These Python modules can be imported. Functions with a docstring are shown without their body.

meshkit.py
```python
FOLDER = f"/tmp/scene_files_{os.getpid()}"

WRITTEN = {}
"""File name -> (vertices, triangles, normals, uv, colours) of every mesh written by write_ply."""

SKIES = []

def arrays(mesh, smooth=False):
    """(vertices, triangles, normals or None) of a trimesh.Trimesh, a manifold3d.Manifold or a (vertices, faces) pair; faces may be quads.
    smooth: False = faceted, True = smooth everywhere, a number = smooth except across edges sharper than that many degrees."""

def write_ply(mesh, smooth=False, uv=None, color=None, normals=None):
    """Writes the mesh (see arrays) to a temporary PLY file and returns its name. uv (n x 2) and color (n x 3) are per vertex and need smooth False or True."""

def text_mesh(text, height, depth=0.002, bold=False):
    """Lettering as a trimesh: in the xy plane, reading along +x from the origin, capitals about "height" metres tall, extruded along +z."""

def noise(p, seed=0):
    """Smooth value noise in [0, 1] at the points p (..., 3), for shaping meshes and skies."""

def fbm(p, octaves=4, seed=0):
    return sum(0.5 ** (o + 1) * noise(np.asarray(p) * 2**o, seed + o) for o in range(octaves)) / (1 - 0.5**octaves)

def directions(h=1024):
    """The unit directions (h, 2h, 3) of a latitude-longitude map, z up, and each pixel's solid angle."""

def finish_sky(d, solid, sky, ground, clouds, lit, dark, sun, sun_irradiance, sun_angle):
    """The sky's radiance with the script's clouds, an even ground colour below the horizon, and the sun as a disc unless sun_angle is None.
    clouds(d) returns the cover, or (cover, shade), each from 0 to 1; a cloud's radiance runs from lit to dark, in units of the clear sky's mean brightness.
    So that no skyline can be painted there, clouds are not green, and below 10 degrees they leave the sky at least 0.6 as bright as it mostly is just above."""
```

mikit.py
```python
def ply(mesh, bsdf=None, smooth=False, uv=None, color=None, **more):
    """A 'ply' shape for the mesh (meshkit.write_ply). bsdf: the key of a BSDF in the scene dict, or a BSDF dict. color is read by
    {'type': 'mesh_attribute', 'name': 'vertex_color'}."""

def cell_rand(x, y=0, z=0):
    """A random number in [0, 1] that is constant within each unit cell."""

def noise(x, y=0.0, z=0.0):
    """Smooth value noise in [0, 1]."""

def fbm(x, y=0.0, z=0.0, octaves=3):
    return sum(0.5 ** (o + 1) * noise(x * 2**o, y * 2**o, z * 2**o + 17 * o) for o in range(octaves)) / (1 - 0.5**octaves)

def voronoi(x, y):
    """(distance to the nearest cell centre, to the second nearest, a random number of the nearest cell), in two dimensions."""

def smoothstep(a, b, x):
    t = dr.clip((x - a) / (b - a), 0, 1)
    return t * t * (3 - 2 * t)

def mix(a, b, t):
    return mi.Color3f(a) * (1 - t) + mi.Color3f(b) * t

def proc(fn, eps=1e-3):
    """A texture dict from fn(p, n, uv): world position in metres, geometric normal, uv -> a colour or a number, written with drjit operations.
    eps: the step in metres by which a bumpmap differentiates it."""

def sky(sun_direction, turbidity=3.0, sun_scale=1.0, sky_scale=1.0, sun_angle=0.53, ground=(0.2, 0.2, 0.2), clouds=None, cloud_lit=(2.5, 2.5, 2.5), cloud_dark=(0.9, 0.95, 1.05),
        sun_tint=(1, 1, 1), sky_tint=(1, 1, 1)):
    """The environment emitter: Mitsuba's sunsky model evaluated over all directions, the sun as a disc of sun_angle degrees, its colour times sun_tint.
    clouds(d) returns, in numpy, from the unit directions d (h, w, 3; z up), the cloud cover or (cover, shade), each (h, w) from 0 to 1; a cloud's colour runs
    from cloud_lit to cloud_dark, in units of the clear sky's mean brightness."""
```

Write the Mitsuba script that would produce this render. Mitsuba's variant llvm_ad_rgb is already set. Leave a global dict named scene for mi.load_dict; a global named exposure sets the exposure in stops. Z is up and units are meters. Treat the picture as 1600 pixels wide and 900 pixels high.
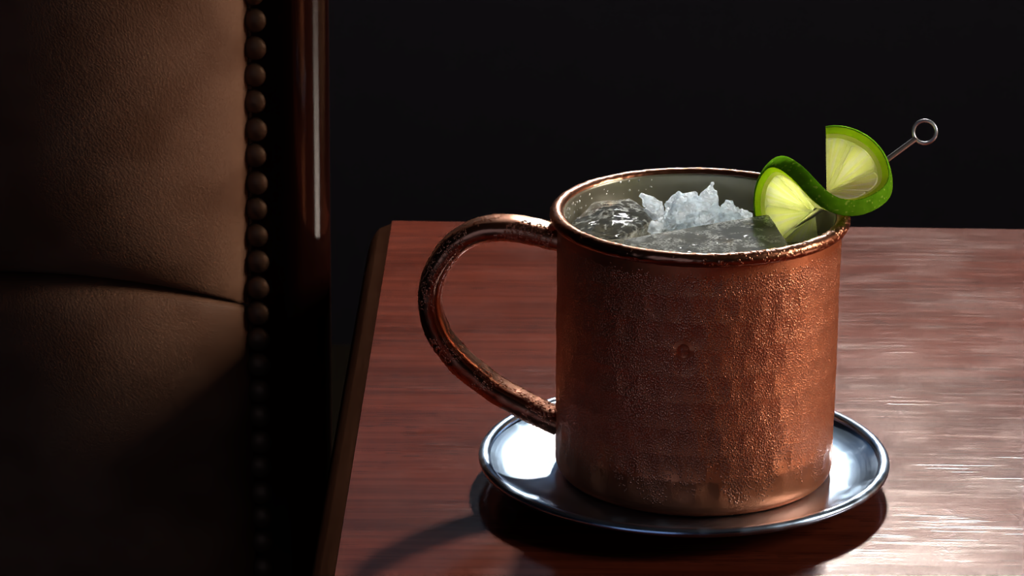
import math
import numpy as np
import trimesh
import manifold3d as m3
import drjit as dr
import mitsuba as mi
import mikit
import meshkit
from mikit import proc, noise, fbm, voronoi, cell_rand, smoothstep, mix

T = mi.ScalarTransform4f
rng = np.random.default_rng(7)
PI = math.pi
scene, labels = {'type': 'scene'}, {}
exposure = 0.0

# ------------------------------------------------------------------ camera
CAM = np.array([-0.05296, -1.00291, 0.39733])
PITCH, ROLL, FPX = 0.32545, 0.00887, 5800.0
fwd = np.array([0, math.cos(PITCH), -math.sin(PITCH)])
r0 = np.array([1.0, 0, 0]); u0 = np.cross(r0, fwd)
up = -math.sin(ROLL) * r0 + math.cos(ROLL) * u0
scene['camera'] = {'type': 'thinlens', 'fov_axis': 'x', 'fov': math.degrees(2 * math.atan(800 / FPX)),
                   'to_world': T().look_at(origin=CAM.tolist(), target=(CAM + fwd).tolist(), up=up.tolist()),
                   'aperture_radius': 0.0015, 'focus_distance': 1.075, 'near_clip': 0.05, 'far_clip': 20.0}

# ------------------------------------------------------------------ light (unseen bulb and windows, built further down)
KEY_AZ, KEY_EL, KEY_D = math.radians(81), math.radians(32), 1.6
KEY_P = np.array([math.cos(KEY_EL) * math.cos(KEY_AZ), math.cos(KEY_EL) * math.sin(KEY_AZ), math.sin(KEY_EL)]) * KEY_D
KEY_L = (2600.0, 2450.0, 2240.0)
UNSEEN_WIN_RIGHT_L = (27.0, 24.3, 21.0)
UNSEEN_WIN_BACK_L = (0.036, 0.072, 0.125)
UNSEEN_WIN_FRONT_L = (0.27, 0.34, 0.52)

# ------------------------------------------------------------------ helpers
def num(key):
    if key not in scene and key not in used:
        used.add(key); return key
    k = 1
    while f'{key}_{k:03d}' in scene or f'{key}_{k:03d}' in used:
        k += 1
    used.add(f'{key}_{k:03d}')
    return f'{key}_{k:03d}'
used = set()

def thing(name, label, cat, group=None):
    key = num(name)
    labels[key] = {'label': label, 'category': cat}
    if group: labels[key]['group'] = group
    return key

def add(name, mesh, bsdf, parent=None, smooth=False, label=None, **kw):
    key = num((parent + '__' if parent else '') + name)
    scene[key] = mikit.ply(mesh, bsdf, smooth=smooth, **kw)
    if label: labels.setdefault(key, {})['label'] = label
    return key

TURN = np.eye(4)
def turned(m):
    v, f = (m.vertices, m.faces) if isinstance(m, trimesh.Trimesh) else m
    return trimesh.Trimesh(np.asarray(v) @ TURN[:3, :3].T + TURN[:3, 3], f, process=False)

def single(name, mesh, bsdf, label, cat, group=None, smooth=False, **kw):
    key = add(name, mesh, bsdf, None, smooth, **kw)
    labels[key] = {'label': label, 'category': cat}
    if group: labels[key]['group'] = group
    return key

def struct(name, mesh, bsdf, parent=None, label=None):
    key = add(name, mesh, bsdf, parent)
    if parent is None: labels[key] = {'kind': 'structure', 'label': label or name.replace('_', ' ')}
    return key

def grid_faces(n, m, wrap_u=False, wrap_v=False):
    i, j = np.meshgrid(np.arange(n if wrap_u else n - 1), np.arange(m if wrap_v else m - 1), indexing='ij')
    a = i * m + j; b = ((i + 1) % n) * m + j; c = ((i + 1) % n) * m + (j + 1) % m; d = i * m + (j + 1) % m
    return np.concatenate([np.stack([a, b, c], -1).reshape(-1, 3), np.stack([a, c, d], -1).reshape(-1, 3)])

def lathe(profile, n=256, close=True, centre=(0, 0)):
    """closed (r, z) profile, counter-clockwise (outside to the right), turned about z"""
    p = np.asarray(profile, float); th = np.arange(n) * 2 * PI / n
    v = np.stack([p[None, :, 0] * np.cos(th)[:, None] + centre[0], p[None, :, 0] * np.sin(th)[:, None] + centre[1], np.broadcast_to(p[None, :, 1], (n, len(p)))], -1)
    return (v.reshape(-1, 3), grid_faces(n, len(p), True, close))

def box(x0, x1, y0, y1, z0, z1, bevel=0.0):
    if bevel:
        s = [m3.Manifold.sphere(bevel, 16).translate((x, y, z)) for x in (x0 + bevel, x1 - bevel) for y in (y0 + bevel, y1 - bevel) for z in (z0 + bevel, z1 - bevel)]
        return to_tri(m3.Manifold.batch_hull(s))
    b = trimesh.creation.box((x1 - x0, y1 - y0, z1 - z0)); b.apply_translation(((x0 + x1) / 2, (y0 + y1) / 2, (z0 + z1) / 2))
    return b

def to_tri(man):
    m = man.to_mesh(); return trimesh.Trimesh(np.array(m.vert_properties[:, :3], float), np.array(m.tri_verts), process=False)

def cat(*ms):
    return trimesh.util.concatenate([m if isinstance(m, trimesh.Trimesh) else trimesh.Trimesh(m[0], m[1], process=False) for m in ms])

def spline(pts, n, closed=False):
    from scipy.interpolate import CubicSpline
    p = np.asarray(pts, float); t = np.r_[0, np.cumsum(np.linalg.norm(np.diff(p, axis=0), axis=1))]
    return CubicSpline(t / t[-1], p)(np.linspace(0, 1, n))

def smoothstep_np(a, b, x):
    t = np.clip((x - a) / (b - a), 0, 1); return t * t * (3 - 2 * t)

# ------------------------------------------------------------------ materials
def bsdf(key, d):
    scene[key] = d; return key

def rgb(*c): return {'type': 'rgb', 'value': list(c)}
def princ(**k):
    return {'type': 'principled', **k}
def two(d): return {'type': 'twosided', 'bsdf': d}

def copper_col(p, n, uv):
    a = fbm(p.x * 60, p.y * 60, p.z * 40, 3)
    return mix((0.58, 0.175, 0.075), (0.72, 0.255, 0.12), smoothstep(0.3, 0.7, a))
bsdf('m_copper', two(princ(base_color=proc(copper_col), metallic=0.92, roughness=0.42, specular=0.5)))
bsdf('m_copper_gloss', two(princ(base_color=rgb(0.58, 0.25, 0.145), metallic=1.0, roughness=0.22)))
bsdf('m_drop', two(princ(base_color=rgb(0.62, 0.235, 0.125), metallic=0.8, roughness=0.15, specular=0.8, clearcoat=0.3, clearcoat_gloss=0.95)))
bsdf('m_lining', two(princ(base_color=rgb(0.19, 0.18, 0.135), metallic=0.5, roughness=0.30)))

def steel_rough(p, n, uv):
    r = dr.sqrt(dr.square(p.x + 0.0028) + dr.square(p.y))
    a = noise(r * 3800, dr.atan2(p.y, p.x + 0.0028) * 1.3, 3.0)
    b = fbm(p.x * 130, p.y * 130, 5.0, 3)
    return 0.17 + 0.05 * a + 0.15 * smoothstep(0.45, 0.75, b)
bsdf('m_saucer', two(princ(base_color=rgb(0.40, 0.56, 0.78), metallic=1.0, roughness=proc(steel_rough))))  # blue tint puts the reflected cool light into the steel colour
bsdf('m_steel', two(princ(base_color=rgb(0.80, 0.80, 0.80), metallic=1.0, roughness=0.27)))
bsdf('m_copper_dull', two(princ(base_color=rgb(0.40, 0.165, 0.095), metallic=1.0, roughness=0.25)))

def wood_xy(p):
    w = fbm(p.x * 9, p.y * 60, 1.0, 3)
    return p.x + 0.004 * w, p.y + 0.002 * noise(p.x * 25, p.y * 8, 2.0)
def table_col(p, n, uv):
    x, y = wood_xy(p)
    g = fbm(x * 22, y * 420, 3.0, 3)
    big = fbm(x * 7, y * 34, 8.0, 3)
    c = mix((0.030, 0.0050, 0.0022), (0.066, 0.0125, 0.0060), smoothstep(0.25, 0.75, 0.45 * g + 0.55 * big))
    pore = smoothstep(0.70, 0.80, noise(x * 160, y * 2600, 4.0)) * smoothstep(0.4, 0.6, noise(x * 40, y * 90, 2.0))
    return mix(c, (0.015, 0.004, 0.003), pore * 0.6)
def table_rough(p, n, uv):
    x, y = wood_xy(p)
    a = fbm(x * 45, y * 75, 6.0, 4)
    s = smoothstep(0.62, 0.80, noise(x * 70, y * 2200, 9.0))
    return 0.122 + 0.022 * smoothstep(0.35, 0.75, a) + 0.03 * s
def table_bump(p, n, uv):
    x, y = wood_xy(p)
    g = noise(x * 110, y * 2400, 3.0)
    s = smoothstep(0.74, 0.86, noise(x * 40, y * 1900, 7.0)) * smoothstep(0.5, 0.62, noise(x * 30, y * 60, 5.0))
    s2 = smoothstep(0.80, 0.88, noise(x * 1500 + y * 500, y * 60 - x * 30, 11.0)) * smoothstep(0.55, 0.65, noise(x * 40, y * 40, 15.0))
    f = noise(x * 1300, y * 1900, 1.0)
    return 0.000006 * g + 0.000025 * s + 0.000012 * s2 + 0.000006 * f
bsdf('m_table', {'type': 'bumpmap', 'arbitrary': proc(table_bump, 1.5e-4), 'scale': 1.0,
                 'bsdf': two(princ(base_color=proc(table_col), roughness=proc(table_rough), specular=0.055, spec_tint=1.0))})
def band_col(p, n, uv):
    g = fbm(p.x * 300, p.y * 14, p.z * 300, 3)
    return mix((0.007, 0.0026, 0.0016), (0.022, 0.009, 0.005), g)
bsdf('m_band', two({'type': 'diffuse', 'reflectance': proc(band_col)}))
def post_col(p, n, uv):
    g = fbm(p.x * 320, p.y * 320, p.z * 12, 3)
    return mix((0.005, 0.0012, 0.0009), (0.013, 0.003, 0.002), g)
bsdf('m_post', two(princ(base_color=proc(post_col), roughness=0.13, specular=0.6)))

def leather_col(p, n, uv):
    a = fbm(p.x * 40, p.y * 40, p.z * 40, 3)
    return mix((0.106, 0.046, 0.024), (0.155, 0.076, 0.044), smoothstep(0.3, 0.7, a))
def leather_bump(p, n, uv):
    u = p.x * 0.9 + p.z * 0.45; v = p.z - p.x * 0.3
    f1, f2, w = voronoi(u * 1000 + 0.6 * noise(p.x * 500, p.z * 500, 1.0), v * 640)
    return 0.00008 * smoothstep(0.0, 0.5, f2 - f1) + 0.00006 * noise(u * 1200, v * 900, 2.0)
bsdf('m_leather', {'type': 'bumpmap', 'arbitrary': proc(leather_bump, 2e-4), 'scale': 1.0,
                   'bsdf': two(princ(base_color=proc(leather_col), roughness=0.6, specular=0.15))})
bsdf('m_welt', two(princ(base_color=rgb(0.050, 0.026, 0.016), roughness=0.5, specular=0.3)))
bsdf('m_nail', two(princ(base_color=rgb(0.090, 0.047, 0.025), metallic=0.7, roughness=0.55)))
bsdf('m_lining_cloth', two({'type': 'diffuse', 'reflectance': rgb(0.03, 0.02, 0.015)}))

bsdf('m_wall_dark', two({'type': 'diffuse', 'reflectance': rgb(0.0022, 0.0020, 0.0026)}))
bsdf('m_wall_warm', two({'type': 'diffuse', 'reflectance': rgb(0.22, 0.11, 0.06)}))  # for the unseen right wall, warm tone chosen to reflect in the mug
def floor_col(p, n, uv):
    plank = cell_rand(dr.floor(p.x / 0.14), 0, 5)
    return mix((0.0012, 0.0010, 0.0008), (0.0024, 0.0018, 0.0012), 0.5 * plank + 0.5 * fbm(p.x * 90, p.y * 5, 1.0, 3))
bsdf('m_floor', two({'type': 'diffuse', 'reflectance': proc(floor_col)}))
bsdf('m_ceiling', two({'type': 'diffuse', 'reflectance': rgb(0.06, 0.05, 0.05)}))
bsdf('m_frame', two({'type': 'diffuse', 'reflectance': rgb(0.05, 0.03, 0.02)}))
bsdf('m_black', two({'type': 'diffuse', 'reflectance': rgb(0.02, 0.02, 0.02)}))

def frost_w(p, n, uv):
    a = fbm(p.x * 300, p.y * 300, p.z * 300, 4)
    b = fbm(p.x * 2200, p.y * 2200, p.z * 2200, 2)
    return 0.12 + 0.40 * smoothstep(0.45, 0.65, a) * smoothstep(0.35, 0.65, b)
def bubbly_w(p, n, uv):
    a = fbm(p.x * 240, p.y * 240, p.z * 240, 4)
    return 0.05 + 0.50 * smoothstep(0.10, 0.0, dr.abs(a - 0.5)) * smoothstep(0.4, 0.65, fbm(p.x * 900, p.y * 900, p.z * 900, 2))
def clear_bump(p, n, uv):
    return 0.0005 * fbm(p.x * 320, p.y * 320, p.z * 320, 3)
bsdf('m_ice_frost', two({'type': 'diffuse', 'reflectance': rgb(0.74, 0.80, 0.83)}))
bsdf('m_ice_clear', {'type': 'blendbsdf', 'weight': proc(frost_w),
                     'bsdf_0': {'type': 'dielectric', 'int_ior': 1.31, 'ext_ior': 1.0},
                     'bsdf_1': {'type': 'principledthin', 'base_color': rgb(0.90, 0.95, 0.95), 'roughness': 0.3, 'diff_trans': 1.2, 'eta': 1.31}})
bsdf('m_ice_bubbly', {**scene['m_ice_clear'], 'weight': proc(bubbly_w)})
def crush_w(p, n, uv):
    a = fbm(p.x * 420, p.y * 420, p.z * 420, 3)
    return 0.45 + 0.45 * smoothstep(0.35, 0.65, a)
bsdf('m_ice_crushed', {'type': 'blendbsdf', 'weight': proc(crush_w),
                       'bsdf_0': {'type': 'roughdielectric', 'int_ior': 1.31, 'ext_ior': 1.0, 'alpha': 0.08},
                       'bsdf_1': {'type': 'principledthin', 'base_color': rgb(0.87, 0.94, 0.99), 'roughness': 0.2, 'diff_trans': 1.2, 'eta': 1.31}})
def drink_col(p, n, uv):
    return mix((0.060, 0.055, 0.028), (0.095, 0.090, 0.050), fbm(p.x * 90, p.y * 90, 1.0, 3))
bsdf('m_drink', two(princ(base_color=proc(drink_col), roughness=0.06, specular=0.45, spec_trans=0.0)))
bsdf('m_water', {'type': 'dielectric', 'int_ior': 1.33, 'ext_ior': 1.0})

VC = {'type': 'mesh_attribute', 'name': 'vertex_color'}
bsdf('m_lime_flesh', {'type': 'principledthin', 'base_color': VC, 'roughness': 0.28, 'diff_trans': 1.5, 'eta': 1.35})
bsdf('m_lime_pith', {'type': 'principledthin', 'base_color': rgb(0.90, 0.93, 0.36), 'roughness': 0.45, 'diff_trans': 1.3, 'eta': 1.35})
def rind_col(p, n, uv):
    a = fbm(p.x * 500, p.y * 500, p.z * 500, 2)
    s = smoothstep(0.72, 0.82, noise(p.x * 1300, p.y * 1300, p.z * 1300))
    return mix(mix((0.075, 0.235, 0.006), (0.15, 0.36, 0.012), a), (0.36, 0.54, 0.07), s * 0.7)
bsdf('m_lime_rind', {'type': 'principledthin', 'base_color': proc(rind_col), 'roughness': 0.30, 'diff_trans': 0.35, 'eta': 1.45})
bsdf('m_lime_membrane', {'type': 'principledthin', 'base_color': rgb(0.98, 0.99, 0.78), 'roughness': 0.4, 'diff_trans': 1.85, 'eta': 1.35})
bsdf('m_lime_zest', {'type': 'principledthin', 'base_color': rgb(0.74, 0.93, 0.06), 'roughness': 0.35, 'diff_trans': 1.4, 'eta': 1.4})

# ------------------------------------------------------------------ the room
X0, X1, Y0, Y1, Z0, Z1 = -2.4, 2.3, -2.6, 2.2, -0.74, 1.9
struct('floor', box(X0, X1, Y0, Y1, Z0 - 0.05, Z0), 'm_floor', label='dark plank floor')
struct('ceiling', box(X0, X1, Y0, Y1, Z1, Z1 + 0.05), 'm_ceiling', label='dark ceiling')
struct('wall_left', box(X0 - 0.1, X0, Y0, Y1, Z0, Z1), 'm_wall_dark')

def wall_with_opening(name, axis, at, a0, a1, o0, o1, oz0, oz1, mat, thick=0.1):
    def b(p0, p1, q0, q1):
        return box(at, at + thick, p0, p1, q0, q1) if axis == 'x' else box(p0, p1, at - thick, at, q0, q1)
    struct(name, cat(b(a0, o0, Z0, Z1), b(o1, a1, Z0, Z1), b(o0, o1, Z0, oz0), b(o0, o1, oz1, Z1)), mat)

def window(name, axis, at, sign, o0, o1, oz0, oz1, radiance, nx, nz):
    """frame bars in the opening and a glowing pane behind them, all out of view"""
    w = 0.035
    bars = [(o0, o0 + w, oz0, oz1), (o1 - w, o1, oz0, oz1), (o0, o1, oz0, oz0 + w), (o0, o1, oz1 - w, oz1)]
    for k in range(1, nx):
        c = o0 + (o1 - o0) * k / nx; bars.append((c - w / 3, c + w / 3, oz0, oz1))
    for k in range(1, nz):
        c = oz0 + (oz1 - oz0) * k / nz; bars.append((o0, o1, c - w / 3, c + w / 3))
    mk = (lambda p0, p1, q0, q1: box(at + .02, at + .06, p0, p1, q0, q1)) if axis == 'x' else (lambda p0, p1, q0, q1: box(p0, p1, *((at - .06, at - .02) if sign > 0 else (at + .02, at + .06)), q0, q1))
    key = num(name); labels[key] = {'kind': 'structure', 'label': 'unseen window outside the picture, placed as a light source'}
    add('window_frame', cat(*[mk(*b) for b in bars]), 'm_frame', key)
    if axis == 'x':
        v = np.array([[at + .07, o0, oz0], [at + .07, o1, oz0], [at + .07, o1, oz1], [at + .07, o0, oz1]]); f = [[0, 3, 2, 1]]   # faces -x
    else:
        yy = at - .07 if sign > 0 else at + .07
        v = np.array([[o0, yy, oz0], [o1, yy, oz0], [o1, yy, oz1], [o0, yy, oz1]]); f = [[0, 3, 2, 1]] if sign > 0 else [[0, 1, 2, 3]]   # faces into the room
    k = add('pane', (v, f), 'm_black', key)
    n = np.cross(v[f[0][1]] - v[f[0][0]], v[f[0][2]] - v[f[0][1]])
    scene[k]['emitter'] = {'type': 'area', 'radiance': rgb(*radiance)}
    assert (n[0] < 0) if axis == 'x' else (n[1] * sign > 0), n

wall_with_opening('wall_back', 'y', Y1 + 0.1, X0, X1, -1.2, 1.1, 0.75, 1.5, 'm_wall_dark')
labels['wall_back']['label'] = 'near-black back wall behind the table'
window('window_3', 'y', Y1, -1, -1.2, 1.1, 0.75, 1.5, UNSEEN_WIN_BACK_L, 3, 1)  # out of view, placed to give the saucer its blue reflection
wall_with_opening('wall_right', 'x', X1, Y0, Y1, -0.50, 0.35, 0.62, 1.82, 'm_wall_warm')
window('window_1', 'x', X1, -1, -0.50, 0.35, 0.62, 1.82, UNSEEN_WIN_RIGHT_L, 2, 2)  # out of view, placed to light leather, mug edge and table from the right
wall_with_opening('wall_front', 'y', Y0, X0, X1, -2.2, -0.25, -0.2, 1.6, 'm_wall_dark')
window('window_2', 'y', Y0, 1, -2.2, -0.25, -0.2, 1.6, UNSEEN_WIN_FRONT_L, 3, 2)  # out of view, dim blue light for the left side of the mug

# unseen lamp placed to light the drink from behind, built as a pendant
lamp = thing('unseen_lamp', 'unseen pendant lamp outside the picture, placed to light the drink from behind', 'lamp')
bulb = trimesh.creation.icosphere(3, 0.055); bulb.apply_translation(KEY_P)
kb = add('bulb', bulb, 'm_black', lamp, smooth=True)
scene[kb]['emitter'] = {'type': 'area', 'radiance': rgb(*KEY_L)}
sh = [(0.030, 0.10), (0.10, 0.08), (0.135, 0.02), (0.137, 0.02), (0.102, 0.083), (0.030, 0.104)]
sv, sf = lathe([(r, z + KEY_P[2]) for r, z in sh][::-1], 48, True, KEY_P[:2])
add('lamp_shade', (sv, sf), 'm_black', lamp)
cord = trimesh.creation.cylinder(0.004, Z1 - KEY_P[2] - 0.05, sections=12); cord.apply_translation((KEY_P[0], KEY_P[1], (Z1 + KEY_P[2] + 0.05) / 2))
add('cord', cord, 'm_black', lamp)

# ------------------------------------------------------------------ table
YAW = -0.0157
TC = np.array([-0.0955, 0.2476])
e1 = np.array([math.cos(YAW), math.sin(YAW)]); e2 = np.array([math.sin(YAW), -math.cos(YAW)])
TM = np.eye(4); TM[:2, 0] = e1; TM[:2, 1] = -e2; TM[:2, 3] = TC
def tb(mesh): mesh = mesh.copy(); mesh.apply_transform(TM); return mesh
table = thing('table', 'red-brown mahogany table with a scratched glossy top and darker rounded edge', 'table')
LX, LY = 0.80, 0.62
add('tabletop', tb(box(0, LX, -LY, 0, -0.022, 0)), 'm_table', table, smooth=30)
# rounded edge moulding along the left side
prof = [(0.0002, -0.030), (0.0002, -0.0012)] + [(-0.0008 - 0.0088 * math.sin(a), -0.0200 + 0.0185 * math.cos(a)) for a in np.linspace(0.40, PI * 0.6, 18)] + [(-0.005, -0.026), (-0.004, -0.030)]
pr_ = np.array(prof); nseg = 2; ys = np.array([0.0008, -LY])
pv = np.stack([np.stack([pr_[:, 0], np.full(len(pr_), y), pr_[:, 1]], -1) for y in ys]).reshape(-1, 3)
pm = trimesh.Trimesh(pv, grid_faces(2, len(pr_), False, True), process=False)
capA = np.array([[0, i, i + 1] for i in range(1, len(pr_) - 1)])
pm = trimesh.Trimesh(pv, np.vstack([pm.faces, capA, capA[:, ::-1] + len(pr_)]), process=False)
add('edge_moulding', tb(pm), 'm_band', table, smooth=35, label='dark rounded wooden edge moulding')
add('apron', tb(cat(box(0.02, LX - 0.02, -0.04, -0.02, -0.10, -0.022), box(0.02, LX - 0.02, -LY + 0.02, -LY + 0.04, -0.10, -0.022), box(0.02, 0.04, -LY + 0.04, -0.04, -0.10, -0.022), box(LX - 0.04, LX - 0.02, -LY + 0.04, -0.04, -0.10, -0.022))), 'm_band', table)
for lx in (0.02, LX - 0.07):
    for ly in (-0.07, -LY + 0.02):
        add('leg', tb(box(lx, lx + 0.05, ly, ly + 0.05, Z0, -0.10, 0.003)), 'm_band', table)

# ------------------------------------------------------------------ leather chair
CY = 0.20
ca, sa = math.cos(math.radians(-16)), math.sin(math.radians(-16))
pv0 = np.array([-0.1168, CY])
TURN[:2, :2] = [[ca, -sa], [sa, ca]]; TURN[:2, 3] = pv0 - TURN[:2, :2] @ pv0
chair = thing('leather_chair', 'brown leather chair with brass nailheads and a polished dark wood frame, left of table', 'chair')
XR, XL = -0.1448, -0.60          # right edge of the leather, left edge
def cushion(zb, zt, seed, pinch_top=False, pinch_bot=False):
    """pillow-fronted pad: a grid over the front, closed by a flat back"""
    nx, nz = 300, int(max(60, (zt - zb) / 0.0012))
    sx = np.linspace(0, 1, nx)
    x = XR - (XR - XL) * sx ** 1.7
    s = np.linspace(0, 1, nz)
    z = zb + (zt - zb) * (0.5 - 0.5 * np.cos(PI * s)) * 0.35 + (zt - zb) * s * 0.65
    X, Zg = np.meshgrid(x, z, indexing='ij')
    # the seam dips towards the right edge
    d = np.clip((XR - X) / 0.060, 0, 1)
    dx = np.clip((XR - X) / 0.072, 0, 1); dl = np.clip((X - XL) / 0.072, 0, 1)
    prof_x = np.sqrt(1 - (1 - dx) ** 2.1) * np.sqrt(1 - (1 - dl) ** 2.1)
    dt = np.clip((zt - Zg) / 0.045, 0, 1); db = np.clip((Zg - zb) / 0.045, 0, 1)
    edge = np.ones_like(X)
    edge = edge * ((1 - (1 - dt) ** 3.2) ** (1 / 2.4) * 0.30 + 0.70 if pinch_top else (1 - (1 - dt) ** 2.6) ** (1 / 2.1))
    edge = edge * ((1 - (1 - db) ** 3.2) ** (1 / 2.4) * 0.30 + 0.70 if pinch_bot else (1 - (1 - db) ** 2.6) ** (1 / 2.1))
    sag = -0.0060 * (1 - d) ** 2.2 - 0.30 * 0.044 * (1 - prof_x) * np.clip((X - XL) / 0.1, 0, 1)
    sag_top = smoothstep_np(0.6, 1.0, (Zg - zb) / (zt - zb)) if pinch_top else 0.0
    sag_bot = smoothstep_np(0.4, 0.0, (Zg - zb) / (zt - zb)) if pinch_bot else 0.0
    Zs = Zg + (sag - 0.058 * np.minimum(XR - X, 0.12)) * (sag_top + sag_bot)
    P = np.stack([X, Zg * 0, Zg], -1)
    w = meshkit.fbm(np.stack([X * 14, Zg * 60, X * 0], -1), 3, seed) - 0.5
    near = np.exp(-((zt - Zg) / 0.02) ** 2) * pinch_top + np.exp(-((Zg - zb) / 0.02) ** 2) * pinch_bot
    depth = 0.044 * prof_x * edge * (1 + 0.02 * (meshkit.fbm(P * 20, 2, seed) - 0.5)) + 0.0016 * w * near * np.minimum(dx * 4, 1) * prof_x
    Xo = X + 0.0022 * np.minimum(1, edge) * np.exp(-((XR - X) / 0.010) ** 2) * np.sin(PI * np.clip((Zg - zb) / (zt - zb), 0, 1)) ** 0.5
    F = np.stack([Xo, CY - depth, Zs], -1).reshape(-1, 3)
    B = np.stack([X, np.full_like(X, CY + 0.004), Zs], -1).reshape(-1, 3)
    f = grid_faces(nx, nz)
    idx = np.arange(nx * nz).reshape(nx, nz)
    ring = np.r_[idx[:, 0], idx[-1, 1:], idx[-2::-1, -1], idx[0, -2:0:-1]]
    r2 = np.roll(ring, -1); o = nx * nz
    sides = np.vstack([np.stack([ring, r2, r2 + o], -1), np.stack([ring, r2 + o, ring + o], -1)])
    return trimesh.Trimesh(np.vstack([F, B]), np.vstack([f, sides[:, ::-1], (f + o)[:, ::-1]]), process=False)
SEAM = 0.0008
add('backrest_cushion', turned(cushion(SEAM, 0.33, 1, pinch_bot=True)), 'm_leather', chair, smooth=True, label='upper brown leather backrest pad')
add('backrest_cushion', turned(cushion(-0.30, SEAM - 0.0012, 2, pinch_top=True)), 'm_leather', chair, smooth=True, label='lower brown leather backrest pad')
PX0, PX1 = -0.1390, -0.1191      # the right post
add('back_panel', turned(box(XL - 0.012, PX0 + 0.004, CY + 0.003, CY + 0.03, -0.32, 0.35)), 'm_lining_cloth', chair)
def tube_np(p, r, sides):
    t = np.gradient(p, axis=0); t /= np.linalg.norm(t, axis=1, keepdims=True)
    ref = np.array([0.13, 0.99, 0.05]); a = np.cross(t, ref); a /= np.linalg.norm(a, axis=1, keepdims=True); b = np.cross(t, a)
    ang = np.arange(sides) * 2 * PI / sides
    rr = np.broadcast_to(r, (len(p),))
    v = p[:, None] + rr[:, None, None] * (np.cos(ang)[None, :, None] * a[:, None] + np.sin(ang)[None, :, None] * b[:, None])
    f = grid_faces(len(p), sides, False, True)
    c0, c1 = len(p) * sides, len(p) * sides + 1; k = np.arange(sides)
    caps = np.vstack([np.stack([np.full(sides, c0), (k + 1) % sides, k], -1), np.stack([np.full(sides, c1), c0 - sides + k, c0 - sides + (k + 1) % sides], -1)])
    return np.vstack([v.reshape(-1, 3), p[:1], p[-1:]]), np.vstack([f, caps])
zz = np.linspace(-0.30, 0.33, 200)
wv = tube_np(np.stack([XR - 0.0012 + 0.0004 * np.sin(zz * 330), np.full_like(zz, CY - 0.001), zz], -1), 0.0016, 10)
add('welt', turned(wv), 'm_welt', chair, smooth=True, label='dark braid beside the nailheads')
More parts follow.
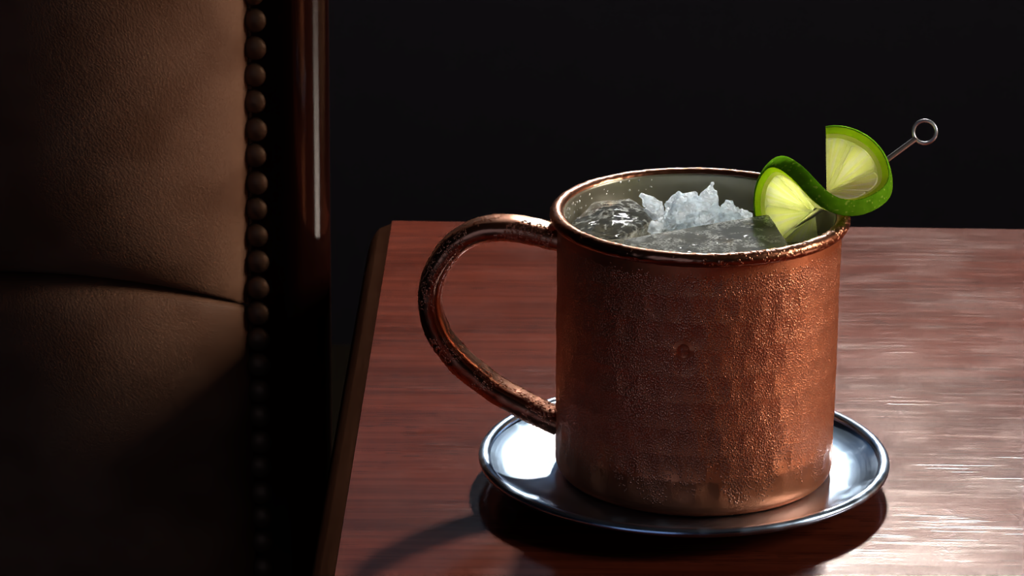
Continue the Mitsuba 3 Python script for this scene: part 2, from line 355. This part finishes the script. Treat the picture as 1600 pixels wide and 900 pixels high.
# polished post: flat board, a groove and a half-round bead on its right edge
pcx, prx, pry = PX1 - 0.0125, 0.0125, 0.0125
prof_p = [(pcx + prx * math.cos(a), CY - 0.002 + pry - pry * math.sin(a)) for a in np.linspace(-0.75, PI / 2, 32)] + [(PX0 - 0.006, CY - 0.002), (PX0 - 0.006, CY + 0.036), (PX1 - 0.015, CY + 0.036)]
pp = np.array(prof_p); pz = np.array([Z0, 0.36])
pv = np.stack([np.column_stack([pp, np.full(len(pp), z)]) for z in pz]).reshape(-1, 3)
cp = np.array([[0, i, i + 1] for i in range(1, len(pp) - 1)])
pmesh = trimesh.Trimesh(pv, np.vstack([grid_faces(2, len(pp), False, True), cp, cp[:, ::-1] + len(pp)]), process=False)
if pmesh.volume < 0: pmesh.invert()
add('frame_post', turned(pmesh), 'm_post', chair, smooth=35, label='polished dark red wooden post with a rounded front')
# nailheads
nail0 = []
for k in range(9):
    a = k / 8 * PI / 2; nail0.append((0.00425 * math.cos(a), 0.0028 * math.sin(a)))
nv, nf = lathe([(0.0001, 0.0)] + nail0[:-1] + [(0.00005, 0.0028)], 24, True)
nv = np.stack([nv[:, 0], -nv[:, 2], nv[:, 1]], -1)
nail_mesh = trimesh.Trimesh(nv, nf, process=False)
nail_ply = mikit.ply(nail_mesh, 'm_nail', smooth=50)
zn, k = 0.320, 0
while zn > -0.28:
    jx, jz = rng.uniform(-0.0003, 0.0003), rng.uniform(-0.00025, 0.00025)
    key = num(chair + '__nailhead')
    scene[key] = {**nail_ply, 'to_world': T(TURN.tolist()).translate([-0.1407 + jx, CY - 0.0018, zn + jz]).rotate([1, 0, 0], rng.uniform(-6, 6)).rotate([0, 0, 1], rng.uniform(-6, 6))}
    zn -= 0.00945
# the rest of the chair, outside the picture
add('frame_post', turned(box(XL - 0.035, XL - 0.012, CY - 0.002, CY + 0.035, Z0, 0.37, 0.002)), 'm_post', chair, smooth=35)
add('top_rail', turned(box(XL - 0.035, PX1, CY - 0.002, CY + 0.035, 0.345, 0.385, 0.004)), 'm_post', chair, smooth=35)
add('seat', turned(box(XL - 0.02, -0.135, CY - 0.50, CY + 0.002, -0.40, -0.305, 0.02)), 'm_leather', chair, smooth=35)
for lx in (XL - 0.015, -0.18):
    add('leg', turned(box(lx, lx + 0.035, CY - 0.48, CY - 0.445, Z0, -0.39, 0.003)), 'm_post', chair, smooth=35)

# ------------------------------------------------------------------ saucer
SC = (-0.0028, 0.0)
saucer = thing('metal_saucer', 'round brushed steel saucer with a rolled rim under the copper mug', 'saucer')
dish = [(0.0002, 0.0031), (0.0002, 0.0042), (0.036, 0.0042), (0.042, 0.0043), (0.047, 0.0046), (0.051, 0.0054), (0.0545, 0.0067), (0.0572, 0.0082), (0.0576, 0.0072), (0.0550, 0.0054), (0.0515, 0.0040), (0.0475, 0.0030), (0.044, 0.0024), (0.040, 0.0003), (0.038, 0.0), (0.0375, 0.0006), (0.0372, 0.0030)]
add('dish', lathe(dish[::-1], 256, True, SC), 'm_saucer', saucer, smooth=35)
ring = [(0.0577 + 0.0017 * math.cos(a), 0.0079 + 0.0014 * math.sin(a)) for a in np.arange(20) * 2 * PI / 20]
add('rolled_rim', lathe(ring, 256, True, SC), 'm_saucer', saucer, smooth=True, label='shiny rolled rim')

# ------------------------------------------------------------------ copper mug
mug = thing('copper_mug', 'hammered copper mug beaded with condensation, full of ice, on the steel saucer', 'mug')
RT, RB, ZB, ZR, RR, RBEAD = 0.0402, 0.0399, 0.0043, 0.0810, 0.0405, 0.0020
def body_r(z): return RB + (RT - RB) * (z - ZB) / (ZR - ZB)
# hammered: rows of shallow facets
def hammer(th, z):
    row = z / 0.0078; i = np.floor(row)
    c = th / (2 * PI) * 38 + 0.5 * (i % 2) + 0.25 * np.sin(i * 7.1)
    j = np.floor(c)
    rnd = lambda a, b, s: np.modf(np.abs(np.sin(a * 12.9898 + (b % 38) * 78.233 + s) * 43758.5453))[0]
    du = (c - j - 0.5) + 0.25 * (rnd(i, j, 1) - 0.5); dv = (row - i - 0.5) + 0.3 * (rnd(i, j, 2) - 0.5)
    amp = 0.00010 * (0.5 + rnd(i, j, 3))
    f = smoothstep_np(0.006, 0.016, z) * smoothstep_np(0.079, 0.070, z)
    wob = meshkit.fbm(np.stack([np.cos(th) * 3.2, np.sin(th) * 3.2, z * 60], -1), 3, 4) - 0.5
    return -f * amp * 3.2 * np.cos(PI * (c - j - 0.5)) * np.cos(PI * (row - i - 0.5)) + 0.00040 * wob * f + f * 0.00012 * np.abs(np.sin(th * 15.0 + 0.7)) 
nth, nz = 760, 240
th = np.arange(nth) * 2 * PI / nth
zc = np.concatenate([np.linspace(0, 1, nz)])
zs = ZB + 0.0036 + (0.0805 - ZB - 0.0036) * zc
TH, ZZ = np.meshgrid(th, zs, indexing='ij')
Rg = body_r(ZZ) + hammer(TH, ZZ)
corner = [(RB - 0.0036 + 0.0036 * math.cos(a), ZB + 0.0036 + 0.0036 * math.sin(a)) for a in np.linspace(-PI / 2, 0, 9)[:-1]]
cr = np.array([(0.0002, ZB)] + corner)
full_r = np.concatenate([np.broadcast_to(cr[:, 0], (nth, len(cr))), Rg], 1)
full_z = np.concatenate([np.broadcast_to(cr[:, 1], (nth, len(cr))), ZZ], 1)
# inside of the copper wall
inn = np.array([(0.0396, 0.0805), (0.0391, 0.02), (0.0389, 0.0060), (0.0002, 0.0060)])
full_r = np.concatenate([full_r, np.broadcast_to(inn[:, 0], (nth, len(inn)))], 1)
full_z = np.concatenate([full_z, np.broadcast_to(inn[:, 1], (nth, len(inn)))], 1)
bv = np.stack([full_r * np.cos(th)[:, None], full_r * np.sin(th)[:, None], full_z], -1)
add('body', (bv.reshape(-1, 3), grid_faces(nth, full_r.shape[1], True, True)), 'm_copper', mug, smooth=40, label='hammered copper body')
bead_p = [(RR + RBEAD * math.cos(a), ZR + RBEAD * math.sin(a)) for a in np.arange(24) * 2 * PI / 24]
rv, rf = lathe(bead_p, 512)
rv = rv + (meshkit.fbm(rv * 700, 2, 3)[:, None] - 0.5) * 0.00030 * (rv - np.stack([RR * np.cos(np.arctan2(rv[:, 1], rv[:, 0])), RR * np.sin(np.arctan2(rv[:, 1], rv[:, 0])), np.full(len(rv), ZR)], -1)) / RBEAD
add('rolled_rim', (rv, rf), 'm_copper_dull', mug, smooth=True, label='rolled copper rim')
lin = [(0.0002, 0.0062), (0.0383, 0.0062), (0.0386, 0.010), (0.0389, 0.078), (0.0391, 0.0812), (0.0385, 0.0818), (0.0380, 0.0812), (0.0378, 0.078), (0.0375, 0.010), (0.037, 0.0072), (0.0002, 0.0072)]
lin2 = []
for a, b in zip(lin, lin[1:]):
    k = max(1, int(math.dist(a, b) / 0.002)); lin2 += [tuple(np.array(a) + (np.array(b) - np.array(a)) * t / k) for t in range(k)]
lin2.append(lin[-1])
lv, lf = lathe(lin2, 300)
q = meshkit.fbm(lv * 90, 3, 9)[:, None] - 0.5; rad = np.hypot(lv[:, 0], lv[:, 1])[:, None]
lv[:, :2] *= 1 - 0.0006 * q / np.maximum(rad, 0.02)
add('lining', (lv, lf), 'm_lining', mug, smooth=40, label='dull tinned lining')

# handle: a flattened strap swept along its curve, in the upright plane through the axis
HA = math.radians(6)
HD = np.array([-math.cos(HA), math.sin(HA), 0]); HN = np.array([math.sin(HA), math.cos(HA), 0])
hrz = [(39.0, 72.6), (42.5, 73.1), (46.97, 74.25), (53.4, 75.12), (59.83, 74.66), (65.34, 72.69), (70.3, 69.02), (73.98, 63.84), (76.38, 57.93), (76.92, 51.1), (75.24, 44.35), (70.94, 37.3), (65.14, 31.48), (58.58, 26.47), (50.53, 21.92), (42.5, 18.2), (39.0, 16.5)]
hc = spline(np.array(hrz) / 1000, 220)
ht = np.gradient(hc, axis=0); ht /= np.linalg.norm(ht, axis=1, keepdims=True)
hn = np.stack([ht[:, 1], -ht[:, 0]], -1)      # in-plane normal
ns = 40; ph = np.arange(ns) * 2 * PI / ns
sq = lambda c, p: np.sign(c) * np.abs(c) ** p
hw, hh = 0.0056, 0.0034
hu = hh * sq(np.cos(ph), 0.85); hv = hw * sq(np.sin(ph), 0.75)
def handle_pts(k_idx, scale=1.0):
    c = hc[k_idx]; n2 = hn[k_idx]
    off = c[:, None, :] + n2[:, None, :] * (hu * scale)[None, :, None]
    return off[..., :1] * HD + off[..., 1:] * np.array([0, 0, 1.0]) + (hv * scale)[None, :, None] * HN
H = handle_pts(np.arange(220))
H = H + (meshkit.fbm(H * 160, 3, 12)[..., None] - 0.5) * 0.0006
hvx = np.vstack([H.reshape(-1, 3), H[0].mean(0)[None], H[-1].mean(0)[None]])
hf = grid_faces(220, ns, False, True); kk = np.arange(ns); c0 = 220 * ns
hf = np.vstack([hf, np.stack([np.full(ns, c0), (kk + 1) % ns, kk], -1), np.stack([np.full(ns, c0 + 1), c0 - ns + kk, c0 - ns + (kk + 1) % ns], -1)])
hm = trimesh.Trimesh(hvx, hf, process=False)
if hm.volume < 0: hm.invert()
add('handle', hm, 'm_copper_dull', mug, smooth=50, label='curved copper strap handle')

# condensation: thousands of small domes
def domes(centres, normals, radii, flat=0.36, sides=7):
    n = normals / np.linalg.norm(normals, axis=1, keepdims=True)
    a = np.cross(n, np.array([0.31, 0.17, 0.93])); a /= np.linalg.norm(a, axis=1, keepdims=True); b = np.cross(n, a)
    ang = np.arange(sides) * 2 * PI / sides
    N = len(centres); asp = rng.uniform(0.75, 1.25, (N, 1)); rot = rng.uniform(0, 2 * PI, (N, 1))
    V, NR = [], []
    for fr, hgt, slope in ((1.0, -0.06, 0.9), (0.72, 0.62, 0.62), (0.0, 1.0, 0.0)):
        if fr == 0:
            V.append(centres[:, None] + n[:, None] * (radii * flat * hgt)[:, None, None]); NR.append(n[:, None])
        else:
            wob = 1 + 0.18 * rng.standard_normal((N, sides)).clip(-1.5, 1.5)
            ca, sa = np.cos(ang + rot) * asp * wob, np.sin(ang + rot) * wob
            dirv = a[:, None] * ca[..., None] + b[:, None] * sa[..., None]
            V.append(centres[:, None] + dirv * (radii * fr)[:, None, None] + n[:, None] * (radii * flat * hgt)[:, None, None])
            NR.append(n[:, None] * (1 - slope) + dirv * slope)
    V = np.concatenate(V, 1); NR = np.concatenate(NR, 1); NR /= np.linalg.norm(NR, axis=2, keepdims=True)
    k = np.arange(sides); k1 = (k + 1) % sides
    F = np.vstack([np.stack([k, k1, sides + k1], -1), np.stack([k, sides + k1, sides + k], -1), np.stack([sides + k, sides + k1, np.full(sides, 2 * sides)], -1)])
    m = 2 * sides + 1
    return V.reshape(-1, 3), (F[None] + (np.arange(N) * m)[:, None, None]).reshape(-1, 3), NR.reshape(-1, 3)
cs, nsn, rs = [], [], []
zrow = 0.0085
while zrow < 0.0775:
    sp = 0.00056
    nn = int(2 * PI * 0.04 / sp)
    t = (np.arange(nn) + rng.uniform(-0.45, 0.45, nn)) * 2 * PI / nn + rng.uniform(0, 6)
    t = np.mod(t, 2 * PI)
    z = zrow + rng.uniform(-0.45, 0.45, nn) * sp
    front = np.cos(t + PI / 2 + 0.05) > -0.35
    dens = smoothstep_np(0.009, 0.022, z + 0.004 * np.sin(t * 9) + 0.003 * np.sin(t * 23 + 1)) * smoothstep_np(0.0772, 0.0735, z)
    keep = (rng.uniform(size=nn) < dens) & (front | (rng.uniform(size=nn) < 0.35)) & (np.hypot((t - (2 * PI - PI / 2 - 0.14)) * 0.04, z - 0.0546) > 0.0030)
    t, z = t[keep], z[keep]
    r = body_r(z) + hammer(t, z) - 0.00001
    cs.append(np.stack([r * np.cos(t), r * np.sin(t), z], -1)); nsn.append(np.stack([np.cos(t), np.sin(t), 0 * t], -1))
    size = meshkit.fbm(np.stack([np.cos(t) * 8, np.sin(t) * 8, z * 160], -1), 2, 31)
    rs.append(rng.uniform(0.00022, 0.00040, len(t)) * (0.65 + 0.7 * size))
    zrow += sp * 0.87
V, F, NRM = domes(np.vstack(cs), np.vstack(nsn), np.concatenate(rs))
ck = add('condensation', (V, F), 'm_drop', mug, smooth=True)
labels[ck] = {'kind': 'stuff', 'label': 'fine beads of condensation on the copper'}
# on the handle
k_i = rng.integers(6, 214, 5200); p_i = rng.integers(0, ns, 5200)
hp = H[k_i, p_i]; hctr = H[k_i].mean(1); hnn = hp - hctr
patch = meshkit.fbm(hp * 130, 2, 17) > 0.44
V, F, _ = domes(hp[patch], hnn[patch], rng.uniform(0.00018, 0.00042, patch.sum()))
hk = add('condensation', (V, F), 'm_drop', mug, smooth=True); labels[hk] = {'kind': 'stuff', 'label': 'beads of condensation on the handle'}
# on the rim: bigger, more on the right
tr = rng.uniform(0, 2 * PI, 1500); pr2 = rng.uniform(-0.6, 2.2, 1500)
kp = rng.uniform(size=1500) < 0.06 + 0.70 * smoothstep_np(0.2, 0.9, np.cos(tr + 0.35))
tr, pr2 = tr[kp], pr2[kp]
nr = np.stack([np.cos(pr2) * np.cos(tr), np.cos(pr2) * np.sin(tr), np.sin(pr2)], -1)
cr_ = np.stack([RR * np.cos(tr), RR * np.sin(tr), np.full_like(tr, ZR)], -1) + nr * RBEAD
V, F, _ = domes(cr_, nr, rng.uniform(0.00025, 0.00055, len(tr)), 0.35)
rk = add('condensation', (V, F), 'm_copper_gloss', mug, smooth=True); labels[rk] = {'kind': 'stuff', 'label': 'water beads along the rim'}
# inside, high on the lining
tl = rng.uniform(1.9, 3.6, 50); zl = rng.uniform(0.0772, 0.0812, 50)
V, F, _ = domes(np.stack([0.0379 * np.cos(tl), 0.0379 * np.sin(tl), zl], -1), np.stack([-np.cos(tl), -np.sin(tl), 0 * tl], -1), rng.uniform(0.0002, 0.0005, 50), 0.4)
ik = add('condensation', (V, F), 'm_steel', mug, smooth=True); labels[ik] = {'kind': 'stuff', 'label': 'droplets on the lining'}
# the one large drop in the middle of the front, and a run on the left
s = m3.Manifold.sphere(1.0, 48).scale((0.0018, 0.0014, 0.0020)); dm = to_tri(s)
dm.apply_translation((-0.0057, -0.0399, 0.0545))
add('water_drop', dm, 'm_water', mug, smooth=True, label='single large water drop on the front')

# ------------------------------------------------------------------ drink and ice
LEVEL = 0.0715
n_d = 200; td = np.arange(n_d) * 2 * PI / n_d
rr_ = np.linspace(0.0004, 0.0376, 120)
dz = LEVEL + (meshkit.fbm(np.stack([rr_[None, :] * np.cos(td)[:, None] * 160, rr_[None, :] * np.sin(td)[:, None] * 160, 0 * td[:, None] * rr_[None, :]], -1), 3, 5) - 0.5) * 0.0009 + 0.0007 * smoothstep_np(0.0352, 0.0376, rr_)[None, :]
top = np.stack([rr_[None, :] * np.cos(td)[:, None], rr_[None, :] * np.sin(td)[:, None], dz], -1)
low = np.stack([np.array([0.0373, 0.0370, 0.0004])[None, :] * np.cos(td)[:, None], np.array([0.0373, 0.0370, 0.0004])[None, :] * np.sin(td)[:, None], np.broadcast_to(np.array([0.012, 0.0076, 0.0076]), (n_d, 3))], -1)
dv = np.concatenate([top, low], 1)
dm = trimesh.Trimesh(dv.reshape(-1, 3), grid_faces(n_d, dv.shape[1], True, True), process=False)
if dm.volume < 0: dm.invert()
single('drink', dm, 'm_drink', 'cloudy olive drink between the ice inside the mug', 'drink', smooth=50)

def ice_hull(pts, r, seed, amp, freq, length=0.0007):
    m = m3.Manifold.batch_hull([m3.Manifold.sphere(r, 12).translate(tuple(np.array(p) / 1000)) for p in pts]).refine_to_length(length)
    t = to_tri(m); v = np.array(t.vertices); n = np.array(trimesh.Trimesh(v, t.faces, process=False).vertex_normals)
    d = meshkit.fbm(v * freq, 3, seed) - 0.5
    return trimesh.Trimesh(v + n * (d * amp)[:, None], t.faces, process=False)
cube = ice_hull([(19.5, 6.5, 78.6), (-21, -16, 78.2), (24.0, -25.0, 78.0), (-8, -33.5, 77.4), (19, 5, 52), (-20, -16, 52), (21, -24, 52), (-8, -31, 52)], 0.0009, 3, 0.00035, 150)
single('ice_cube', cube, 'm_ice_clear', 'large clear ice cube with a flat top at the front of the mug', 'ice cube', smooth=35)
lump = ice_hull([(-34.5, 1, 77.4), (-29, 16, 78.2), (-19.5, 16.5, 79.2), (-13.5, 3, 78.6), (-22, -10.5, 77.8), (-31.5, -12, 77.0), (-26, 3, 80.4), (-30, 2, 55), (-20, 12, 55), (-18, 0, 55)], 0.0016, 8, 0.0007, 190)
single('ice_cube', lump, 'm_ice_bubbly', 'rounded bubbly ice cube by the left wall of the mug', 'ice cube', smooth=35)

bk = 'ice_cube_001'
nb = 170
bp = rng.uniform(size=(nb, 3)) * np.array([17, 20, 7]) + np.array([-33, -8, 71.5]); bp = bp / 1000
bub = trimesh.util.concatenate([trimesh.Trimesh(trimesh.creation.icosphere(1, r).vertices + p, trimesh.creation.icosphere(1, r).faces, process=False) for p, r in zip(bp, rng.uniform(0.00015, 0.00042, nb)) if np.hypot(p[0] + 0.0245, p[1] - 0.002) < 0.0095])
kb2 = add('air_bubbles', bub, 'm_ice_frost', bk, smooth=True); labels[kb2] = {'kind': 'stuff', 'label': 'white air bubbles in the ice'}
def jagged(pts, seed, r=0.0005, amp=0.0014, freq=330, length=0.00055):
    m = m3.Manifold.batch_hull([m3.Manifold.sphere(r, 6).translate(tuple(np.array(p) / 1000)) for p in pts])
    return m
def crush(parts, seed, amp=0.0016, freq=300):
    man = parts[0]
    for p in parts[1:]: man = man + p
    t = to_tri(man.refine_to_length(0.0006)); t = trimesh.Trimesh(t.vertices, t.faces, process=True)
    v = np.array(t.vertices); n = np.array(t.vertex_normals)
    a = meshkit.fbm(v * freq, 3, seed); b = np.abs(meshkit.noise(v * freq * 2.1, seed + 5) - 0.5) * 2
    return trimesh.Trimesh(v + n * ((a - 0.5) * amp + (b - 0.5) * amp * 0.5)[:, None], t.faces, process=False)
pieces = [
    ('tall spiky shard of crushed ice in the middle of the mug', [[(3.6, 8, 87.9), (-1, 7, 83), (6, 7.5, 82), (5, 12, 80), (-3, 10, 74), (8, 8, 74), (2, 5, 75)], [(-1.2, 8, 85.6), (-6, 8, 85), (-9, 7, 78), (2, 7, 80), (-3, 12, 80), (-9, 6, 73), (3, 5, 73)], [(-5.8, 9, 85.3), (-9, 9, 82), (-3, 12, 82), (-10, 9, 74), (0, 12, 74)]]),
    ('pale rounded flake of crushed ice left of the tall shard', [[(-16.2, 8, 85.0), (-14.5, 8, 84.6), (-15.5, 9.5, 81), (-11, 7, 83), (-9.5, 8, 80), (-12, 6, 76), (-10, 4, 74), (-13, 8, 76)]]),
    ('low broken ice right of the tall shard beside the lime', [[(7.9, 8.5, 83.0), (10, 9, 81.6), (6, 8, 79), (11, 8, 78), (9, 12, 78), (6, 7, 73), (12, 8, 73)], [(10.2, 10, 79.6), (15.2, 10, 78.6), (13, 12, 77), (9, 13, 75), (15.8, 9, 75), (10, 8, 74)]]),
    ('thin bright sliver of ice resting on the left ice cube', [[(-15.5, 3.5, 81.8), (-12, 0.5, 80.6), (-12.4, 1.8, 79.6), (-15, 4.5, 80.6), (-13.4, 1.0, 79.5)]]),
    ('small frosty crumb of ice between the two ice cubes', [[(-13.5, -4, 80.2), (-11, -5, 79.9), (-12, -8, 78.6), (-14.5, -6.5, 78.5), (-12, -5, 76)]]),
]
for i, (lab, hulls) in enumerate(pieces):
    small = i >= 3
    mesh = crush([jagged(h, i) for h in hulls], 20 + i, 0.0006 if small else 0.0022, 420 if small else 340)
    single('crushed_ice', mesh, 'm_ice_crushed', lab, 'ice', 'crushed ice between the cubes', smooth=False)
chips = [(-3.5, 19, 77.0, 1.5), (-6.5, 16, 77.0, 1.2), (-9, 15, 77, 1.3), (1.5, 21, 76.6, 0.9), (12.5, 13.5, 77.4, 0.9), (-33.5, 8.5, 77.4, 1.2)]
clab = ['ice chip floating at the back of the mug, farthest of three', 'ice chip floating at the back of the mug, middle of three', 'ice chip floating beside the pale flake', 'tiny ice chip under the back wall of the mug', 'tiny ice chip between the broken ice and the lime', 'small ice chip against the bright left wall of the lining']
for i, (x, y, z, s_) in enumerate(chips):
    p = rng.normal(size=(12, 3)); p /= np.linalg.norm(p, axis=1, keepdims=True); p *= np.array([1.3, 0.8, 0.6]) * s_
    h = trimesh.convex.convex_hull(p / 1000); h.apply_translation(np.array((x, y, z - (3.6 if y > 12 else 0.5))) / 1000)
    single('ice_chip', h, 'm_ice_crushed', clab[i], 'ice chip', 'ice chips on the drink')

# ------------------------------------------------------------------ lime twist and pick
rim_pts = np.array([(35.76, 17.91, 102.37), (41.0, 17.33, 102.96), (46.25, 16.12, 101.65), (51.0, 14.67, 98.5), (53.92, 12.93, 94.48), (55.1, 9.78, 89.72), (51.04, -0.2, 86.49), (43.17, -5.98, 85.38), (35.22, -7.41, 88.02), (29.01, -3.9, 93.27), (24.17, 2.96, 95.86), (20.12, 9.73, 94.17), (16.94, 11.77, 88.76), (15.87, 11.7, 81.69), (17.29, 10.41, 74.43), (21.38, 8.19, 67.86), (27.63, 6.34, 63.51), (36.2, 5.14, 62.25)]) / 1000
cen_pts = np.array([(36.85, 11.76, 84.17)] * 6 + [(36.45, 11.24, 83.75), (36.06, 10.65, 83.16), (35.33, 10.07, 82.0), (34.41, 9.6, 81.18), (33.86, 9.36, 80.48), (33.5, 9.24, 80.13)] + [(33.32, 9.18, 79.96)] * 6) / 1000
from scipy.interpolate import CubicSpline
arc = np.r_[0, np.cumsum(np.linalg.norm(np.diff(rim_pts, axis=0), axis=1))]; arc /= arc[-1]
rs_, cs_ = CubicSpline(arc, rim_pts), CubicSpline(arc, cen_pts)
tt = np.linspace(0, 1, 400)
Rr, Cc = rs_(tt), cs_(tt)
from scipy.ndimage import gaussian_filter1d
Cc = gaussian_filter1d(Cc, 12, axis=0, mode='nearest'); Rr = gaussian_filter1d(Rr, 5, axis=0, mode='nearest')
dirr = Rr - Cc
tang = np.gradient(Rr, axis=0)
nrm = np.cross(tang, dirr); nrm /= np.linalg.norm(nrm, axis=1, keepdims=True)
nrm = gaussian_filter1d(nrm, 6, axis=0, mode='nearest'); nrm /= np.linalg.norm(nrm, axis=1, keepdims=True)
def at(t, rho, w):
    """point of the twisted wheel: t along the rind, rho from the centre out, w across the slice (metres)"""
    f = lambda A: np.stack([np.interp(t, tt, A[:, k]) for k in range(3)], -1)
    return f(Cc) + f(dirr) * np.asarray(rho)[..., None] + f(nrm) * np.asarray(w)[..., None]
HT = 0.0023
def slab(t0, t1, r0, r1, h0, h1, nt, nr, bulge=0.0, colour=None, tfun=None):
    """closed block between t0..t1 and r0..r1, half thickness h0 (inner) to h1 (outer)"""
    nw = 5
    per = []
    rho = np.linspace(r0, r1, nr)
    loop_r = np.r_[rho, np.full(nw - 2, r1), rho[::-1], np.full(nw - 2, r0)]
    ww = np.linspace(1, -1, nw)
    k = np.clip((loop_r - r0) / (r1 - r0), 0, 1)
    hh_ = h0 + (h1 - h0) * k + bulge * np.sin(PI * k)
    side = np.r_[np.ones(nr), ww[1:-1], -np.ones(nr), -ww[1:-1]]
    t = np.linspace(t0, t1, nt)
    Tt, Lr = np.meshgrid(t, loop_r, indexing='ij'); Ww = np.broadcast_to((hh_ * side)[None], Tt.shape).copy()
    s = np.linspace(0, 1, nt)
    if tfun is not None:
        Tt, Lr, Ww = tfun(Tt, Lr, Ww, np.broadcast_to(s[:, None], Tt.shape), k[None])
    else:
        out = loop_r[None] >= r1 - 1e-9
    P = at(Tt, Lr, Ww); L = len(loop_r)
    v = np.vstack([P.reshape(-1, 3), P[0].mean(0)[None], P[-1].mean(0)[None]])
    f = grid_faces(nt, L, False, True); kk = np.arange(L); c = nt * L
    f = np.vstack([f, np.stack([np.full(L, c), (kk + 1) % L, kk], -1), np.stack([np.full(L, c + 1), c - L + kk, c - L + (kk + 1) % L], -1)])
    m = trimesh.Trimesh(v, f, process=False)
    if m.volume < 0: m.invert()
    col = None
    if colour is not None:
        cc = colour(Tt, Lr).reshape(-1, 3); col = np.vstack([cc, cc[:1], cc[-1:]])
    return m, col
lime = thing('lime_twist', 'lime wheel twisted into an S on a metal pick at the mug rim', 'lime slice')
def round_out(Tt, Lr, Ww, s, k):
    return Tt, Lr - 0.012 * (Ww / HT) ** 2 * (k > 0.5), Ww
m_, _ = slab(0, 1, 0.972, 1.0, HT, HT * 0.93, 360, 4, tfun=round_out)
vv = np.array(m_.vertices); pitn = np.array(m_.vertex_normals)
vv = vv + pitn * ((meshkit.noise(vv * 1500, 3) - 0.5) * 0.00012)[:, None]
add('rind', (vv, m_.faces), 'm_lime_rind', lime, smooth=True, label='glossy green rind')
m_, _ = slab(0.0005, 0.9995, 0.875, 0.972, HT * 0.99, HT, 300, 4)
add('zest_layer', m_, 'm_lime_zest', lime, smooth=40, label='bright green layer under the rind')
m_, _ = slab(0.001, 0.999, 0.81, 0.875, HT * 0.95, HT * 0.99, 300, 4)
add('pith', m_, 'm_lime_pith', lime, smooth=40, label='pale yellow-green pith')
m_, _ = slab(0.0015, 0.9985, 0.03, 0.81, HT * 0.72, HT * 0.80, 300, 10)
add('membrane', m_, 'm_lime_membrane', lime, smooth=40, label='pale membrane between the segments')
bounds = np.array([0.0, 0.075, 0.185, 0.30, 0.41, 0.52, 0.63, 0.745, 0.865, 1.0])
for i, (a, b) in enumerate(zip(bounds[:-1], bounds[1:])):
    def wedge(Tt, Lr, Ww, s, k, a=a, b=b):
        g = 0.0042 / np.maximum(Lr, 0.12)
        ga = np.where(a == 0, 0.0, g) if a == 0 else g
        gb = g * (0 if b == 1.0 else 1)
        t0, t1 = a + ga * 0.9, b - gb * 0.9
        mid = (a + b) / 2; t0 = np.minimum(t0, mid); t1 = np.maximum(t1, mid)
        e = np.abs(2 * s - 1)
        if a == 0: e = np.where(s < 0.5, 0, e)
        if b == 1.0: e = np.where(s > 0.5, 0, e)
        Lr2 = Lr - 0.06 * e ** 4 * k
        soft = 1 - 0.10 * e ** 6
        return t0 + (t1 - t0) * s, Lr2, Ww * soft
    def col(Tt, Lr):
        st = meshkit.fbm(np.stack([Tt * 130, Lr * 2.4, Tt * 0 + i], -1), 3, 41)
        st = smoothstep_np(0.40, 0.68, st)[..., None]
        c = np.array([0.955, 0.975, 0.60]) * (1 - st) + np.array([1.0, 1.0, 0.95]) * st
        inner = smoothstep_np(0.35, 0.08, Lr)[..., None]
        return c * (1 - 0.4 * inner) + np.array([0.86, 0.90, 0.50]) * 0.4 * inner
    m_, c_ = slab(a, b, 0.07, 0.812, HT * 0.80, HT * 0.98, 36, 26, bulge=0.00010, colour=col, tfun=wedge)
    add('segment', m_, 'm_lime_flesh', lime, smooth=True, color=c_)

pick = thing('cocktail_pick', 'steel cocktail pick with a ring end, pushed through the lime twist', 'cocktail pick')
pa, pb = np.array([62.4, 19.7, 98.55]) / 1000, np.array([27.2, 3.4, 76.4]) / 1000
sp_ = np.linspace(0, 1, 30)[:, None] * (pb - pa) + pa
rad_ = np.where(np.linspace(0, 1, 30) > 0.86, 0.00078 * (1 - (np.linspace(0, 1, 30) - 0.86) / 0.14 * 0.85), 0.00078)
add('shaft', tube_np(sp_, rad_, 16), 'm_steel', pick, smooth=40)
rc = np.array([65.05, 20.69, 100.3]) / 1000
view = rc - CAM; view /= np.linalg.norm(view)
ax = np.array([0.10, 0.94, -0.32]); ax /= np.linalg.norm(ax)
ua = np.cross(ax, [0, 0, 1.0]); ua /= np.linalg.norm(ua); ub = np.cross(ax, ua)
qa = np.linspace(0, 2 * PI, 65)
ringv, ringf = [], None
R_, r_ = 0.00325, 0.00052
A, B = np.meshgrid(np.arange(64) * 2 * PI / 64, np.arange(16) * 2 * PI / 16, indexing='ij')
rp = rc + (R_ + r_ * np.cos(B))[..., None] * (np.cos(A)[..., None] * ua + np.sin(A)[..., None] * ub) + (r_ * 1.25 * np.sin(B))[..., None] * ax
rm = trimesh.Trimesh(rp.reshape(-1, 3), grid_faces(64, 16, True, True), process=False)
if rm.volume < 0: rm.invert()
add('ring', rm, 'm_steel', pick, smooth=True)
